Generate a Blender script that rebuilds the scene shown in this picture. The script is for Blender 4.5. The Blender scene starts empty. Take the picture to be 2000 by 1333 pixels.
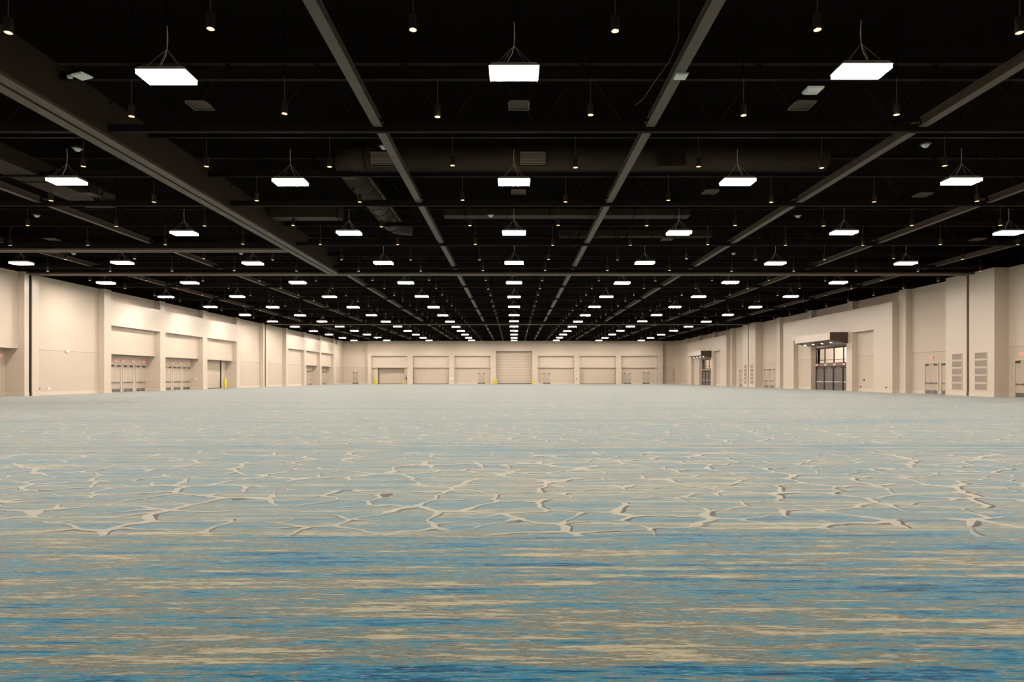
import bpy, math, random
from mathutils import Vector

random.seed(7)
SC = bpy.context.scene
COL = SC.collection

# ------------------------------------------------------------------ camera
CAM_H = 1.45
cd = bpy.data.cameras.new('camera')
cd.sensor_width = 36.0
cd.lens = 36.0 * 1227 / 2000
cd.shift_x = -4 / 2000
cd.shift_y = 71.5 / 2000
cd.clip_start = 0.05
cd.clip_end = 400
cam = bpy.data.objects.new('camera', cd)
COL.objects.link(cam)
cam.location = (0, 0, CAM_H)
cam.rotation_euler = (math.radians(90), 0, 0)
SC.camera = cam

# ------------------------------------------------------------------ world, exposure
w = bpy.data.worlds.new('world')
SC.world = w
w.use_nodes = True
w.node_tree.nodes['Background'].inputs[0].default_value = (0.0, 0.0, 0.0, 1)
w.node_tree.nodes['Background'].inputs[1].default_value = 0.0
SC.view_settings.view_transform = 'Standard'
SC.view_settings.look = 'None'
SC.view_settings.gamma = 1
SC.view_settings.use_curve_mapping = False
SC.view_settings.exposure = 0.0

LAMP_STRENGTH = 235.0
LAMP_COLOR = (1.0, 0.90, 0.79)

# ------------------------------------------------------------------ materials
def srgb(r, g, b):
    f = lambda c: (c / 255 / 12.92) if c / 255 <= 0.04045 else ((c / 255 + 0.055) / 1.055) ** 2.4
    return (f(r), f(g), f(b), 1)

def mat(name, col, rough=0.7, metal=0.0, emit=None, estr=0.0, noise=0.0, nscale=3.0, spec=0.3):
    m = bpy.data.materials.new(name)
    m.use_nodes = True
    nt = m.node_tree
    p = nt.nodes['Principled BSDF']
    p.inputs['Base Color'].default_value = (col[0], col[1], col[2], 1)
    p.inputs['Roughness'].default_value = rough
    p.inputs['Metallic'].default_value = metal
    p.inputs['Specular IOR Level'].default_value = spec
    if emit:
        p.inputs['Emission Color'].default_value = (emit[0], emit[1], emit[2], 1)
        p.inputs['Emission Strength'].default_value = estr
    if noise:
        tc = nt.nodes.new('ShaderNodeTexCoord')
        nz = nt.nodes.new('ShaderNodeTexNoise')
        nz.inputs['Scale'].default_value = nscale
        nz.inputs['Detail'].default_value = 3
        nt.links.new(tc.outputs['Object'], nz.inputs['Vector'])
        mx = nt.nodes.new('ShaderNodeMix')
        mx.data_type = 'RGBA'
        nt.links.new(nz.outputs[0], mx.inputs[0])
        a = [max(0, c * (1 - noise)) for c in col[:3]] + [1]
        b = [min(1, c * (1 + noise)) for c in col[:3]] + [1]
        mx.inputs[6].default_value = a
        mx.inputs[7].default_value = b
        nt.links.new(mx.outputs[2], p.inputs['Base Color'])
    return m

BEIGE = (0.61, 0.51, 0.42)
M = {}
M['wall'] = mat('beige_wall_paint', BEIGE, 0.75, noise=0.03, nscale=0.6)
M['wall_low'] = mat('darker_beige_lower_wall', (0.575, 0.475, 0.385), 0.75, noise=0.03, nscale=0.6)  # slightly darker tone below the wall seam
M['satin'] = mat('satin_beige_pier_paint', BEIGE, 0.36, noise=0.02, nscale=0.6, spec=0.6)
M['base'] = mat('beige_baseboard_paint', (0.66, 0.56, 0.46), 0.5, noise=0.02)
M['seam'] = mat('wall_seam', (0.26, 0.20, 0.15), 0.8, noise=0.05)
M['door'] = mat('beige_door_paint', (0.50, 0.41, 0.33), 0.5, noise=0.03)
M['frame'] = mat('beige_frame_paint', (0.62, 0.52, 0.42), 0.5, noise=0.03)
M['coil'] = mat('beige_coiling_slats', (0.56, 0.46, 0.37), 0.45, noise=0.03)
M['black'] = mat('black_ceiling_paint', (0.0058, 0.0036, 0.0027), 0.9, noise=0.25, nscale=0.5, spec=0.02)
M['steel'] = mat('black_painted_steel', (0.013, 0.0082, 0.0062), 0.7, noise=0.2, nscale=1.0, spec=0.1)
M['track'] = mat('grey_brown_track_metal', (0.105, 0.075, 0.058), 0.5, noise=0.12, nscale=2.0)
M['duct'] = mat('dark_painted_duct', (0.046, 0.030, 0.021), 0.55, noise=0.15, nscale=1.5, spec=0.15)
M['grille'] = mat('flare_pale_duct_grille', (0.80, 0.70, 0.58), 0.5, noise=0.05)  # paleness stands in for lamp flare on the grilles
M['slot'] = mat('dark_slot_shade_and_guide', (0.012, 0.009, 0.007), 0.8, noise=0.1)  # near-black fill painted as shade inside slots; also colours the door guides
M['slot_brown'] = mat('brown_slot_shade', (0.14, 0.09, 0.055), 0.8, noise=0.1)  # brown fill painted as the shade inside the right wall slots
M['dark'] = mat('dark_bronze_metal', (0.035, 0.026, 0.020), 0.4, 0.3, noise=0.1)
M['chrome'] = mat('dull_steel', (0.25, 0.23, 0.21), 0.35, 0.8, noise=0.05)
M['kick'] = mat('kick_plate_metal', (0.20, 0.19, 0.18), 0.35, 0.6, noise=0.05)
M['canopy'] = mat('dark_brown_canopy_metal', (0.085, 0.060, 0.046), 0.35, 0.2, noise=0.08)
M['fascia'] = mat('pale_canopy_fascia', (0.60, 0.52, 0.46), 0.35, noise=0.03)
M['greydoor'] = mat('grey_brown_door_paint', (0.17, 0.135, 0.12), 0.45, noise=0.05)
M['yellow'] = mat('yellow_bollard_sleeve', (0.78, 0.62, 0.06), 0.45, noise=0.04)
M['white'] = mat('white_plastic', (0.75, 0.74, 0.72), 0.45, noise=0.02)
M['vent'] = mat('vent_louver_paint', (0.36, 0.29, 0.24), 0.55, noise=0.04)
M['signface'] = mat('sign_face_plastic', (0.70, 0.58, 0.50), 0.3, noise=0.02)
M['red'] = mat('lit_red_letters', (0.7, 0.05, 0.03), 0.4, emit=(1.0, 0.14, 0.09), estr=1.1)
M['housing'] = mat('lamp_housing_white', (0.55, 0.52, 0.48), 0.4, noise=0.03)
M['lens'] = mat('lit_lamp_lens', (0.9, 0.9, 0.9), 0.4, emit=LAMP_COLOR, estr=LAMP_STRENGTH)
M['lens_edge'] = mat('lit_lamp_lens_edge', (0.9, 0.9, 0.9), 0.4, emit=(1.0, 0.84, 0.68), estr=14)
M['cable'] = mat('pale_lamp_cable', (0.80, 0.74, 0.68), 0.5)
M['wire'] = mat('hanger_wire', (0.45, 0.40, 0.35), 0.4, 0.3)
M['can'] = mat('black_downlight_can', (0.030, 0.022, 0.017), 0.35, noise=0.1)
M['baffle'] = mat('downlight_baffle', (0.30, 0.28, 0.26), 0.4)
M['bulb'] = mat('warm_downlight_bulb', (1, 0.8, 0.5), 0.4, emit=(1.0, 0.56, 0.28), estr=40)
M['softlight'] = mat('lit_canopy_light', (1, 1, 1), 0.4, emit=(1.0, 0.86, 0.70), estr=20)
M['lobby'] = mat('cream_lobby_paint', (0.75, 0.66, 0.55), 0.7, noise=0.03)
M['daywin'] = mat('daylight_window', (0.5, 0.6, 0.7), 0.4, emit=(0.42, 0.58, 0.80), estr=1.3)
M['lobbylight'] = mat('lit_lobby_panel', (1, 1, 1), 0.4, emit=(1.0, 0.95, 0.88), estr=75)

g = bpy.data.materials.new('clear_glass')
g.use_nodes = True
gp = g.node_tree.nodes['Principled BSDF']
gp.inputs['Base Color'].default_value = (0.93, 0.96, 0.97, 1)
gp.inputs['Roughness'].default_value = 0.02
gp.inputs['Transmission Weight'].default_value = 1.0
gp.inputs['IOR'].default_value = 1.05
M['glass'] = g

# carpet ---------------------------------------------------------------
def carpet_material():
    DK = 0.64
    def srgb(r, g, b, k=None):
        c = globals()['srgb'](r, g, b); k = DK if k is None else k
        return (c[0] * k, c[1] * k, c[2] * k, 1)
    m = bpy.data.materials.new('blue_streaked_carpet')
    m.use_nodes = True
    nt = m.node_tree
    N, L = nt.nodes, nt.links
    bsdf = N['Principled BSDF']
    def new(t, **kw):
        n = N.new(t)
        for k, v in kw.items():
            setattr(n, k, v)
        return n
    def math_(op, a, b=None, c=None, clamp=False):
        n = new('ShaderNodeMath', operation=op, use_clamp=clamp)
        for i, v in enumerate((a, b, c)):
            if v is None: continue
            if isinstance(v, (int, float)): n.inputs[i].default_value = v
            else: L.new(v, n.inputs[i])
        return n.outputs[0]
    def mapr(v, a, b, c=0.0, d=1.0, smooth=True):
        n = new('ShaderNodeMapRange', interpolation_type='SMOOTHSTEP' if smooth else 'LINEAR')
        L.new(v, n.inputs[0])
        n.inputs[1].default_value = a; n.inputs[2].default_value = b
        n.inputs[3].default_value = c; n.inputs[4].default_value = d
        return n.outputs[0]
    def mix(f, a, b):
        n = new('ShaderNodeMix', data_type='RGBA')
        if isinstance(f, (int, float)): n.inputs[0].default_value = f
        else: L.new(f, n.inputs[0])
        for i, v in ((6, a), (7, b)):
            if isinstance(v, tuple): n.inputs[i].default_value = v
            else: L.new(v, n.inputs[i])
        return n.outputs[2]
    tc = new('ShaderNodeTexCoord')
    P = tc.outputs['Object']
    def scaled(sx, sy, ox=0, oy=0, src=None):
        n = new('ShaderNodeMapping')
        n.inputs['Scale'].default_value = (sx, sy, 1)
        n.inputs['Location'].default_value = (ox, oy, 0)
        L.new(src or P, n.inputs['Vector'])
        return n.outputs[0]
    def noise(vec, scale=1.0, detail=4, rough=0.6):
        n = new('ShaderNodeTexNoise', noise_dimensions='2D')
        n.inputs['Scale'].default_value = scale
        n.inputs['Detail'].default_value = detail
        n.inputs['Roughness'].default_value = rough
        L.new(vec, n.inputs['Vector'])
        return n.outputs[0]
    # long streaks across the hall
    a = noise(scaled(0.85, 11.0), 1.0, 7, 0.72)
    b = noise(scaled(5.0, 46.0, 3.1, 7.7), 1.0, 4, 0.75)
    c = noise(scaled(0.11, 4.2, 9.3, 1.9), 1.0, 3, 0.6)
    s = math_('ADD', math_('MULTIPLY', a, 0.62), math_('MULTIPLY', b, 0.34))
    s = math_('ADD', s, math_('MULTIPLY', c, 0.42))
    s = math_('SUBTRACT', s, 0.186)
    ramp = new('ShaderNodeValToRGB')
    L.new(s, ramp.inputs[0])
    cr = ramp.color_ramp
    cols = [(0.33, srgb(10, 74, 104)), (0.40, srgb(12, 108, 152)), (0.445, srgb(64, 156, 186)), (0.475, srgb(100, 132, 136)),
            (0.505, srgb(140, 158, 154)), (0.535, srgb(108, 104, 94)), (0.585, srgb(188, 182, 156)), (0.66, srgb(208, 198, 164))]
    cr.elements[0].position = cols[0][0]; cr.elements[0].color = cols[0][1]
    cr.elements[1].position = cols[-1][0]; cr.elements[1].color = cols[-1][1]
    for p_, c_ in cols[1:-1]:
        e = cr.elements.new(p_); e.color = c_
    base = ramp.outputs[0]
    # yarn flecks
    fl = noise(scaled(9, 60, 1, 2), 1.0, 2, 0.6)
    base = mix(mapr(fl, 0.60, 0.75, 0, 0.45), base, srgb(206, 196, 178))
    base = mix(mapr(fl, 0.28, 0.40, 0.45, 0), base, srgb(70, 92, 100))
    # panels of veined pattern alternate with plain streaked strips
    sep = new('ShaderNodeSeparateXYZ'); L.new(P, sep.inputs[0])
    yy = sep.outputs[1]
    ph = math_('FRACT', math_('DIVIDE', math_('SUBTRACT', yy, 5.75), 7.9))
    wob = noise(scaled(1.1, 1.1, 4, 4), 1.0, 2, 0.5)
    ph = math_('ADD', ph, math_('MULTIPLY', math_('SUBTRACT', wob, 0.5), 0.16))
    m1 = math_('MULTIPLY', mapr(ph, 0.0, 0.04), mapr(ph, 0.80, 0.84, 1, 0))
    zone = math_('MULTIPLY', m1, mapr(yy, 5.3, 5.6))
    # greyer ground inside the veined panels
    gz = math_('MULTIPLY', zone, 0.30)
    base = mix(gz, base, srgb(146, 164, 164))
    # veins: edges of warped cells, thick at the joints
    wn = new('ShaderNodeTexNoise', noise_dimensions='2D'); wn.inputs['Scale'].default_value = 1.6
    wn.inputs['Detail'].default_value = 2
    L.new(P, wn.inputs['Vector'])
    wv = new('ShaderNodeVectorMath', operation='MULTIPLY_ADD')
    L.new(wn.outputs['Color'], wv.inputs[0]); wv.inputs[1].default_value = (0.34, 0.42, 0)
    L.new(P, wv.inputs[2])
    def veins(ox, oy, wmul=1.0):
        mp = scaled(1.4, 1.95, ox, oy, wv.outputs[0])
        v = new('ShaderNodeTexVoronoi', feature='DISTANCE_TO_EDGE', voronoi_dimensions='2D')
        v.inputs['Scale'].default_value = 1.0
        v.inputs['Randomness'].default_value = 1.0
        L.new(mp, v.inputs['Vector'])
        v1 = new('ShaderNodeTexVoronoi', feature='F1', voronoi_dimensions='2D')
        v1.inputs['Scale'].default_value = 1.0; v1.inputs['Randomness'].default_value = 1.0
        L.new(mp, v1.inputs['Vector'])
        width = mapr(v1.outputs['Distance'], 0.30, 0.80, 0.016, 0.11, False)
        keep = noise(scaled(0.8, 1.1, 5.5, 2.2), 1.0, 1, 0.5)
        width = math_('MULTIPLY', width, mapr(keep, 0.28, 0.40, 0.0, 1.0))
        width = math_('MULTIPLY', width, 0.72)
        d = math_('SUBTRACT', width, v.outputs['Distance'])
        return mapr(d, 0.0, 0.006)
    light = veins(0, 0)
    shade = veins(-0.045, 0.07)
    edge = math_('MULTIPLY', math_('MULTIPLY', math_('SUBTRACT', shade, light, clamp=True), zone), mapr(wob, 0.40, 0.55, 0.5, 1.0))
    light = math_('MULTIPLY', light, zone)
    vcol = mix(mapr(b, 0.35, 0.65), srgb(188, 184, 168), srgb(222, 208, 184))
    base = mix(math_('MULTIPLY', light, 0.80), base, vcol)
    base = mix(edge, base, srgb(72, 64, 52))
    L.new(base, bsdf.inputs['Base Color'])
    bsdf.inputs['Roughness'].default_value = 0.95
    bsdf.inputs['Specular IOR Level'].default_value = 0.1
    bsdf.inputs['Sheen Weight'].default_value = 0.50
    bsdf.inputs['Sheen Roughness'].default_value = 0.28
    bsdf.inputs['Sheen Tint'].default_value = (1, 1, 1, 1)
    bump = new('ShaderNodeBump')
    bump.inputs['Strength'].default_value = 0.25
    bump.inputs['Distance'].default_value = 0.01
    L.new(fl, bump.inputs['Height'])
    L.new(bump.outputs[0], bsdf.inputs['Normal'])
    return m
M['carpet'] = carpet_material()

# ------------------------------------------------------------------ mesh helpers
class MB:
    def __init__(self):
        self.v, self.f, self.mi = [], [], []
    def poly(self, pts, faces, mi=0):
        b = len(self.v)
        self.v += [tuple(p) for p in pts]
        for f in faces:
            self.f.append([b + i for i in f]); self.mi.append(mi)
        return self
    def box(self, x0, x1, y0, y1, z0, z1, mi=0):
        if x0 > x1: x0, x1 = x1, x0
        if y0 > y1: y0, y1 = y1, y0
        if z0 > z1: z0, z1 = z1, z0
        p = [(x0, y0, z0), (x1, y0, z0), (x1, y1, z0), (x0, y1, z0), (x0, y0, z1), (x1, y0, z1), (x1, y1, z1), (x0, y1, z1)]
        return self.poly(p, [(0, 3, 2, 1), (4, 5, 6, 7), (0, 1, 5, 4), (1, 2, 6, 5), (2, 3, 7, 6), (3, 0, 4, 7)], mi)
    def frustum(self, w0, d0, z0, w1, d1, z1, mi=0):
        p = [(-w0, -d0, z0), (w0, -d0, z0), (w0, d0, z0), (-w0, d0, z0), (-w1, -d1, z1), (w1, -d1, z1), (w1, d1, z1), (-w1, d1, z1)]
        return self.poly(p, [(0, 3, 2, 1), (4, 5, 6, 7), (0, 1, 5, 4), (1, 2, 6, 5), (2, 3, 7, 6), (3, 0, 4, 7)], mi)
    def tube(self, pts, r, n=6, mi=0, caps=True):
        pts = [Vector(p) for p in pts]
        rings = []
        for i, p in enumerate(pts):
            d = (pts[min(i + 1, len(pts) - 1)] - pts[max(i - 1, 0)]).normalized()
            up = Vector((0, 0, 1)) if abs(d.z) < 0.9 else Vector((1, 0, 0))
            a = d.cross(up).normalized(); c = a.cross(d).normalized()
            rr = r[i] if isinstance(r, (list, tuple)) else r
            rings.append([p + (a * math.cos(2 * math.pi * k / n) + c * math.sin(2 * math.pi * k / n)) * rr for k in range(n)])
        b = len(self.v)
        for ring in rings: self.v += [tuple(q) for q in ring]
        for i in range(len(rings) - 1):
            for k in range(n):
                k2 = (k + 1) % n
                self.f.append([b + i * n + k, b + i * n + k2, b + (i + 1) * n + k2, b + (i + 1) * n + k]); self.mi.append(mi)
        if caps:
            self.f.append([b + k for k in range(n)][::-1]); self.mi.append(mi)
            self.f.append([b + (len(rings) - 1) * n + k for k in range(n)]); self.mi.append(mi)
        return self
    def lathe(self, prof, n=16, mi=0, c=(0, 0, 0)):
        b = len(self.v)
        for r, z in prof:
            for k in range(n):
                t = 2 * math.pi * k / n
                self.v.append((c[0] + r * math.cos(t), c[1] + r * math.sin(t), c[2] + z))
        for i in range(len(prof) - 1):
            for k in range(n):
                k2 = (k + 1) % n
                self.f.append([b + i * n + k, b + i * n + k2, b + (i + 1) * n + k2, b + (i + 1) * n + k]); self.mi.append(mi)
        return self
    def mesh(self, name, mats, smooth=False):
        me = bpy.data.meshes.new(name)
        me.from_pydata(self.v, [], self.f)
        if not isinstance(mats, (list, tuple)): mats = [mats]
        for m_ in mats: me.materials.append(m_)
        for i, p in enumerate(me.polygons):
            p.material_index = self.mi[i]
            p.use_smooth = smooth
        me.update()
        return me
    def build(self, name, mats, parent=None, smooth=False, loc=None):
        o = bpy.data.objects.new(name, self.mesh(name, mats, smooth))
        COL.objects.link(o)
        if parent: o.parent = parent
        if loc: o.location = loc
        return o

def tag(o, label=None, cat=None, group=None, kind=None):
    if label: o['label'] = label
    if cat: o['category'] = cat
    if group: o['group'] = group
    if kind: o['kind'] = kind
    return o

def thing(name, loc, label, cat, group=None, rz=0.0):
    o = bpy.data.objects.new(name, None)
    o.empty_display_size = 0.2
    COL.objects.link(o)
    o.location = loc
    o.rotation_euler = (0, 0, rz)
    return tag(o, label, cat, group)

def struct(name, mb, m_, label=None, parent=None):
    o = mb.build(name, m_, parent)
    if parent is None: tag(o, label, name.split('_')[0], kind='structure')
    return o

def copy_tree(root, loc, label, group=None):
    r = root.copy(); COL.objects.link(r); r.location = loc; r['label'] = label
    if group: r['group'] = group
    for ch in list(root.children):
        c = ch.copy(); COL.objects.link(c); c.parent = r
        for gch in list(ch.children):
            d = gch.copy(); COL.objects.link(d); d.parent = c
    return r

ORD = ['zeroth', 'first', 'second', 'third', 'fourth', 'fifth', 'sixth', 'seventh', 'eighth', 'ninth', 'tenth', 'eleventh', 'twelfth',
       'thirteenth', 'fourteenth', 'fifteenth', 'sixteenth', 'seventeenth', 'eighteenth', 'nineteenth', 'twentieth', 'twenty-first',
       'twenty-second', 'twenty-third', 'twenty-fourth', 'twenty-fifth', 'twenty-sixth', 'twenty-seventh', 'twenty-eighth']

TOP = 9.70      # top of the beige paint
DECK = 12.6     # underside of the roof deck
REV = 3.72      # height of the wall seam
NEAR = -8.0
YB = 142.0      # far end wall

# ------------------------------------------------------------------ floor, ceiling
struct('floor', MB().poly([(-41, NEAR - 1, 0), (41, NEAR - 1, 0), (41, YB + 4, 0), (-41, YB + 4, 0)], [(0, 1, 2, 3)]), M['carpet'],
       'blue and beige streaked carpet with pale branching vein pattern')
struct('ceiling', MB().box(-41, 41, NEAR - 1, YB + 3, DECK, DECK + 0.2), M['black'], 'black painted roof deck high above the hall')

# ------------------------------------------------------------------ walls
class Wall:
    """boxes of a side wall given by distance from the hall axis"""
    def __init__(self, side):
        self.sg = side
        self.up, self.low, self.base, self.seam, self.black, self.slot, self.front = MB(), MB(), MB(), MB(), MB(), MB(), MB()
    def b(self, mb, s0, s1, x, z0, z1, depth=None):
        x1 = (depth if depth else 40.6)
        mb.box(self.sg * x, self.sg * x1, s0, s1, z0, z1)
    def plain(self, s0, s1, x, z1=TOP):
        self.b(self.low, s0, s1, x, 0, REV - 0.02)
        self.b(self.seam, s0, s1, x + 0.03, REV - 0.02, REV + 0.01)
        self.b(self.up, s0, s1, x, REV + 0.01, z1)
        self.skirt(s0, s1, x)
    def pier(self, s0, s1, x, z0=0, z1=TOP):
        self.b(self.front, s0, s1, x, z0, z1)
        if z0 == 0: self.skirt(s0, s1, x)
    def skirt(self, s0, s1, x):
        self.base.box(self.sg * (x - 0.03), self.sg * x, s0, s1, 0, 0.30)
    def skirt_end(self, s, x0, x1):      # along a return face that looks towards the camera
        self.base.box(self.sg * x0, self.sg * x1, s - 0.03, s, 0, 0.30)
    def blackup(self, s0, s1, x, z0=TOP):
        self.b(self.black, s0, s1, x, z0, DECK)

L = Wall(-1)
LP, LF, LD = 38.5, 38.0, 39.5          # plain plane, front plane, door plane
L.plain(NEAR, 40.9, LP)
# opening nearest the camera: panel above, doors deep below
def left_recess(s0, s1, full=False):
    L.b(L.up, s0, s1, LP, REV, TOP)
    L.b(L.low, s0, s1, LD, 0, REV)
    L.skirt(s0, s1, LD)
left_recess(40.9, 48.76)
L.pier(48.76, 49.21, LF); L.pier(49.53, 50.24, LF)
L.b(L.slot, 49.21, 49.53, LF + 0.05, 0, TOP)  # dark strip stands in for shade inside the open slot
L.skirt_end(48.76, LF, LD)
L.plain(50.24, 58.25, LP); L.skirt_end(58.25, LF, LP)
PA = [(58.25, 59.28), (67.47, 68.50), (76.75, 77.85), (86.10, 87.15)]
PBs = [(104.8, 105.75), (113.9, 114.95), (123.0, 124.1), (132.4, 133.6)]
for grp, kinds in ((PA, 'ddc'), (PBs, 'pdd')):
    for s0, s1 in grp: L.pier(s0, s1, LF)
    for i, k in enumerate(kinds):
        s0, s1 = grp[i][1], grp[i + 1][0]
        L.b(L.front, s0, s1, LF, 6.38, 8.70)                 # bulkhead
        L.b(L.up, s0, s1, LP, 8.70, TOP)                  # set back wall above it
        L.skirt_end(s1, LF, LP if k == 'p' else LD)
        if k == 'p':
            L.plain(s0, s1, LP, 6.38)
        else:
            L.b(L.up, s0, s1, LP, REV, 6.38)
            L.b(L.low, s0, s1, LD, 0, REV)
            L.skirt(s0, s1, LD)
L.plain(87.15, 95.2, LP); L.skirt_end(95.2, LF, LP)
L.pier(95.2, 95.8, LF); L.pier(96.2, 96.9, LF); L.b(L.slot, 95.8, 96.2, LF + 0.05, 0, TOP)
L.plain(96.9, 104.8, LP); L.skirt_end(104.8, LF, LP)
L.plain(133.6, 136.9, LP, 8.66); L.b(L.slot, 133.6, 136.9, LP + 1.0, 8.66, TOP)
L.plain(136.9, YB, LP)
L.blackup(NEAR, YB, LP)

R = Wall(1)
RP, RC, RB, RK = 37.0, 36.4, 35.8, 35.9     # plain, pier, bulkhead, big block
R.plain(NEAR, 39.6, RP); R.pier(39.6, 40.6, RC); R.plain(40.6, 46.96, RP)
R.skirt_end(39.6, RC, RP)
for o in (0.0, 46.5):
    R.pier(46.96 + o, 49.55 + o, RK); R.pier(49.85 + o, 52.25 + o, RK)
    R.b(R.slot, 49.55 + o, 49.85 + o, RK + 0.05, 0, TOP)  # brown strip stands in for shade inside the open slot
    R.skirt_end(46.96 + o, RK, RP)
    R.plain(52.25 + o, 58.4 + o, RP)
    R.pier(58.4 + o, 59.47 + o, RC); R.skirt_end(58.4 + o, RC, RP)
    # bulkhead mass
    R.b(R.front, 59.47 + o, 83.55 + o, RB, 6.22, 8.63)
    R.b(R.up, 59.47 + o, 83.55 + o, RP, 8.63, TOP)
    for c0, c1 in ((67.57, 68.6), (76.9, 77.9)):
        R.b(R.front, c0 + o, c1 + o, RC, 8.63, TOP)
    for s0, s1, x in ((59.47, 62.57, RB), (66.55, 67.68, RB), (80.45, 83.55, RB)):
        R.b(R.front, s0 + o, s1 + o, x, 0, 6.22); R.skirt(s0 + o, s1 + o, x)
    R.skirt_end(59.47 + o, RB, RC)
    for s0, s1 in ((62.57, 66.55), (77.0, 80.45)):
        R.b(R.low, s0 + o, s1 + o, RC, 0, REV - 0.02)
        R.b(R.seam, s0 + o, s1 + o, RC + 0.03, REV - 0.02, REV + 0.01)
        R.b(R.up, s0 + o, s1 + o, RC, REV + 0.01, 6.22)
        R.skirt(s0 + o, s1 + o, RC)
        R.skirt_end(s1 + o, RB if s0 < 70 else RB, RC)
    # wall over the entrance glazing, and the solid beside it
    R.b(R.up, 67.68 + o, 77.0 + o, RP, 5.05, 6.22, RP + 0.5)
    R.plain(83.55 + o, 86.07 + o, RP); R.pier(86.07 + o, 87.1 + o, RC); R.skirt_end(86.07 + o, RC, RP)
    R.plain(87.1 + o, (93.46 if o == 0 else 139.9), RP)
R.pier(139.9, 141.99, RK); R.skirt_end(139.9, RK, RP)
R.blackup(NEAR, YB, RP)

for wl, nm, tx in ((L, 'left', 'left'), (R, 'right', 'right')):
    struct('wall_' + nm, wl.up, M['wall'], 'tall beige %s wall with piers, bulkheads and recessed bays' % tx)
    struct('wall_%s_front' % nm, wl.front, M['satin'], 'satin beige piers and bulkheads standing proud of the %s wall' % tx)
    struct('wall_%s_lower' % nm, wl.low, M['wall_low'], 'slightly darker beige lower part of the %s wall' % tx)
    struct('baseboard_' + nm, wl.base, M['base'], 'pale baseboard along the %s wall' % tx)
    struct('trim_' + nm + '_seam', wl.seam, M['seam'], 'thin horizontal seam across the plain bays of the %s wall' % tx)
    struct('wall_%s_upper' % nm, wl.black, M['black'], 'black band of the %s wall above the beige paint' % tx)
    struct('trim_%s_slot' % nm, wl.slot, M['slot' if nm == 'left' else 'slot_brown'], 'dark strips standing in for shade in the folding partition pocket slots, %s wall' % tx)

# far end wall
bu, bl, bb, bs, bk = MB(), MB(), MB(), MB(), MB()
YF = 141.0
ops = [(-32.06, -23.96), (-22.75, -14.60), (-13.40, -5.23), (5.34, 13.50), (14.70, 22.85), (24.05, 32.20)]
def px(x): return (x - 1004) * YF / 1227
for x0, x1 in ((-38.5, -32.9), (33.4, 37.0)):
    bl.box(x0, x1, YB, YB + 2, 0, REV - 0.02); bs.box(x0, x1, YB + 0.03, YB + 2, REV - 0.02, REV + 0.01)
    bu.box(x0, x1, YB, YB + 2, REV + 0.01, TOP)
    bb.box(x0, x1, YB - 0.03, YB, 0, 0.3)
bu.box(-32.9, -4.08, YF, YB + 2, 6.33, TOP); bu.box(4.08, 33.4, YF, YB + 2, 6.33, TOP); bu.box(-4.08, 4.08, YF, YB + 2, 7.42, TOP)
edges = [-32.9, -32.06, -23.96, -22.75, -14.60, -13.40, -5.23, -4.08, 4.08, 5.34, 13.50, 14.70, 22.85, 24.05, 32.20, 33.4]
for i in range(0, 16, 2):
    bu.box(edges[i], edges[i + 1], YF, YB + 2, 0, 6.33); bb.box(edges[i], edges[i + 1], YF - 0.03, YF, 0, 0.3)
for i, (x0, x1) in enumerate(ops):
    bu.box(x0, x1, YF + 0.62, YB + 2.4, 3.66, 6.33)
    if i == 0:
        for q0, q1 in ((x0, -30.85), (-24.8, x1)):
            bl.box(q0, q1, YF + 1.0, YB + 2.4, 0, 3.66)
            bb.box(q0, q1, YF + 0.97, YF + 1.0, 0, 0.3)
    elif i in (1, 4):
        pass
    else:
        bl.box(x0, x1, YF + 1.0, YB + 2.4, 0, 3.66); bb.box(x0, x1, YF + 0.97, YF + 1.0, 0, 0.3)
bk.box(-41, 41, YF, YB + 2, TOP, DECK)
struct('wall_back', bu, M['wall'], 'beige far end wall with six panelled bays and a tall central door opening')
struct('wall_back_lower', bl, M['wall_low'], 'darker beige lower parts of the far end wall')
struct('baseboard_back', bb, M['base'], 'pale baseboard along the far end wall')
struct('trim_back_seam', bs, M['seam'], 'thin horizontal seam at both ends of the far wall')
struct('wall_back_upper', bk, M['black'], 'black band above the far end wall')
struct('wall_front', MB().box(-41, 41, NEAR - 1, NEAR, 0, DECK), M['wall'], 'beige wall behind the camera')

# ------------------------------------------------------------------ doors
ndoor = [0]
def next_door(label):
    ndoor[0] += 1
    o = bpy.data.objects.new('door_%d' % ndoor[0], None)
    COL.objects.link(o)
    return tag(o, label, 'door', kind='structure')

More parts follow.
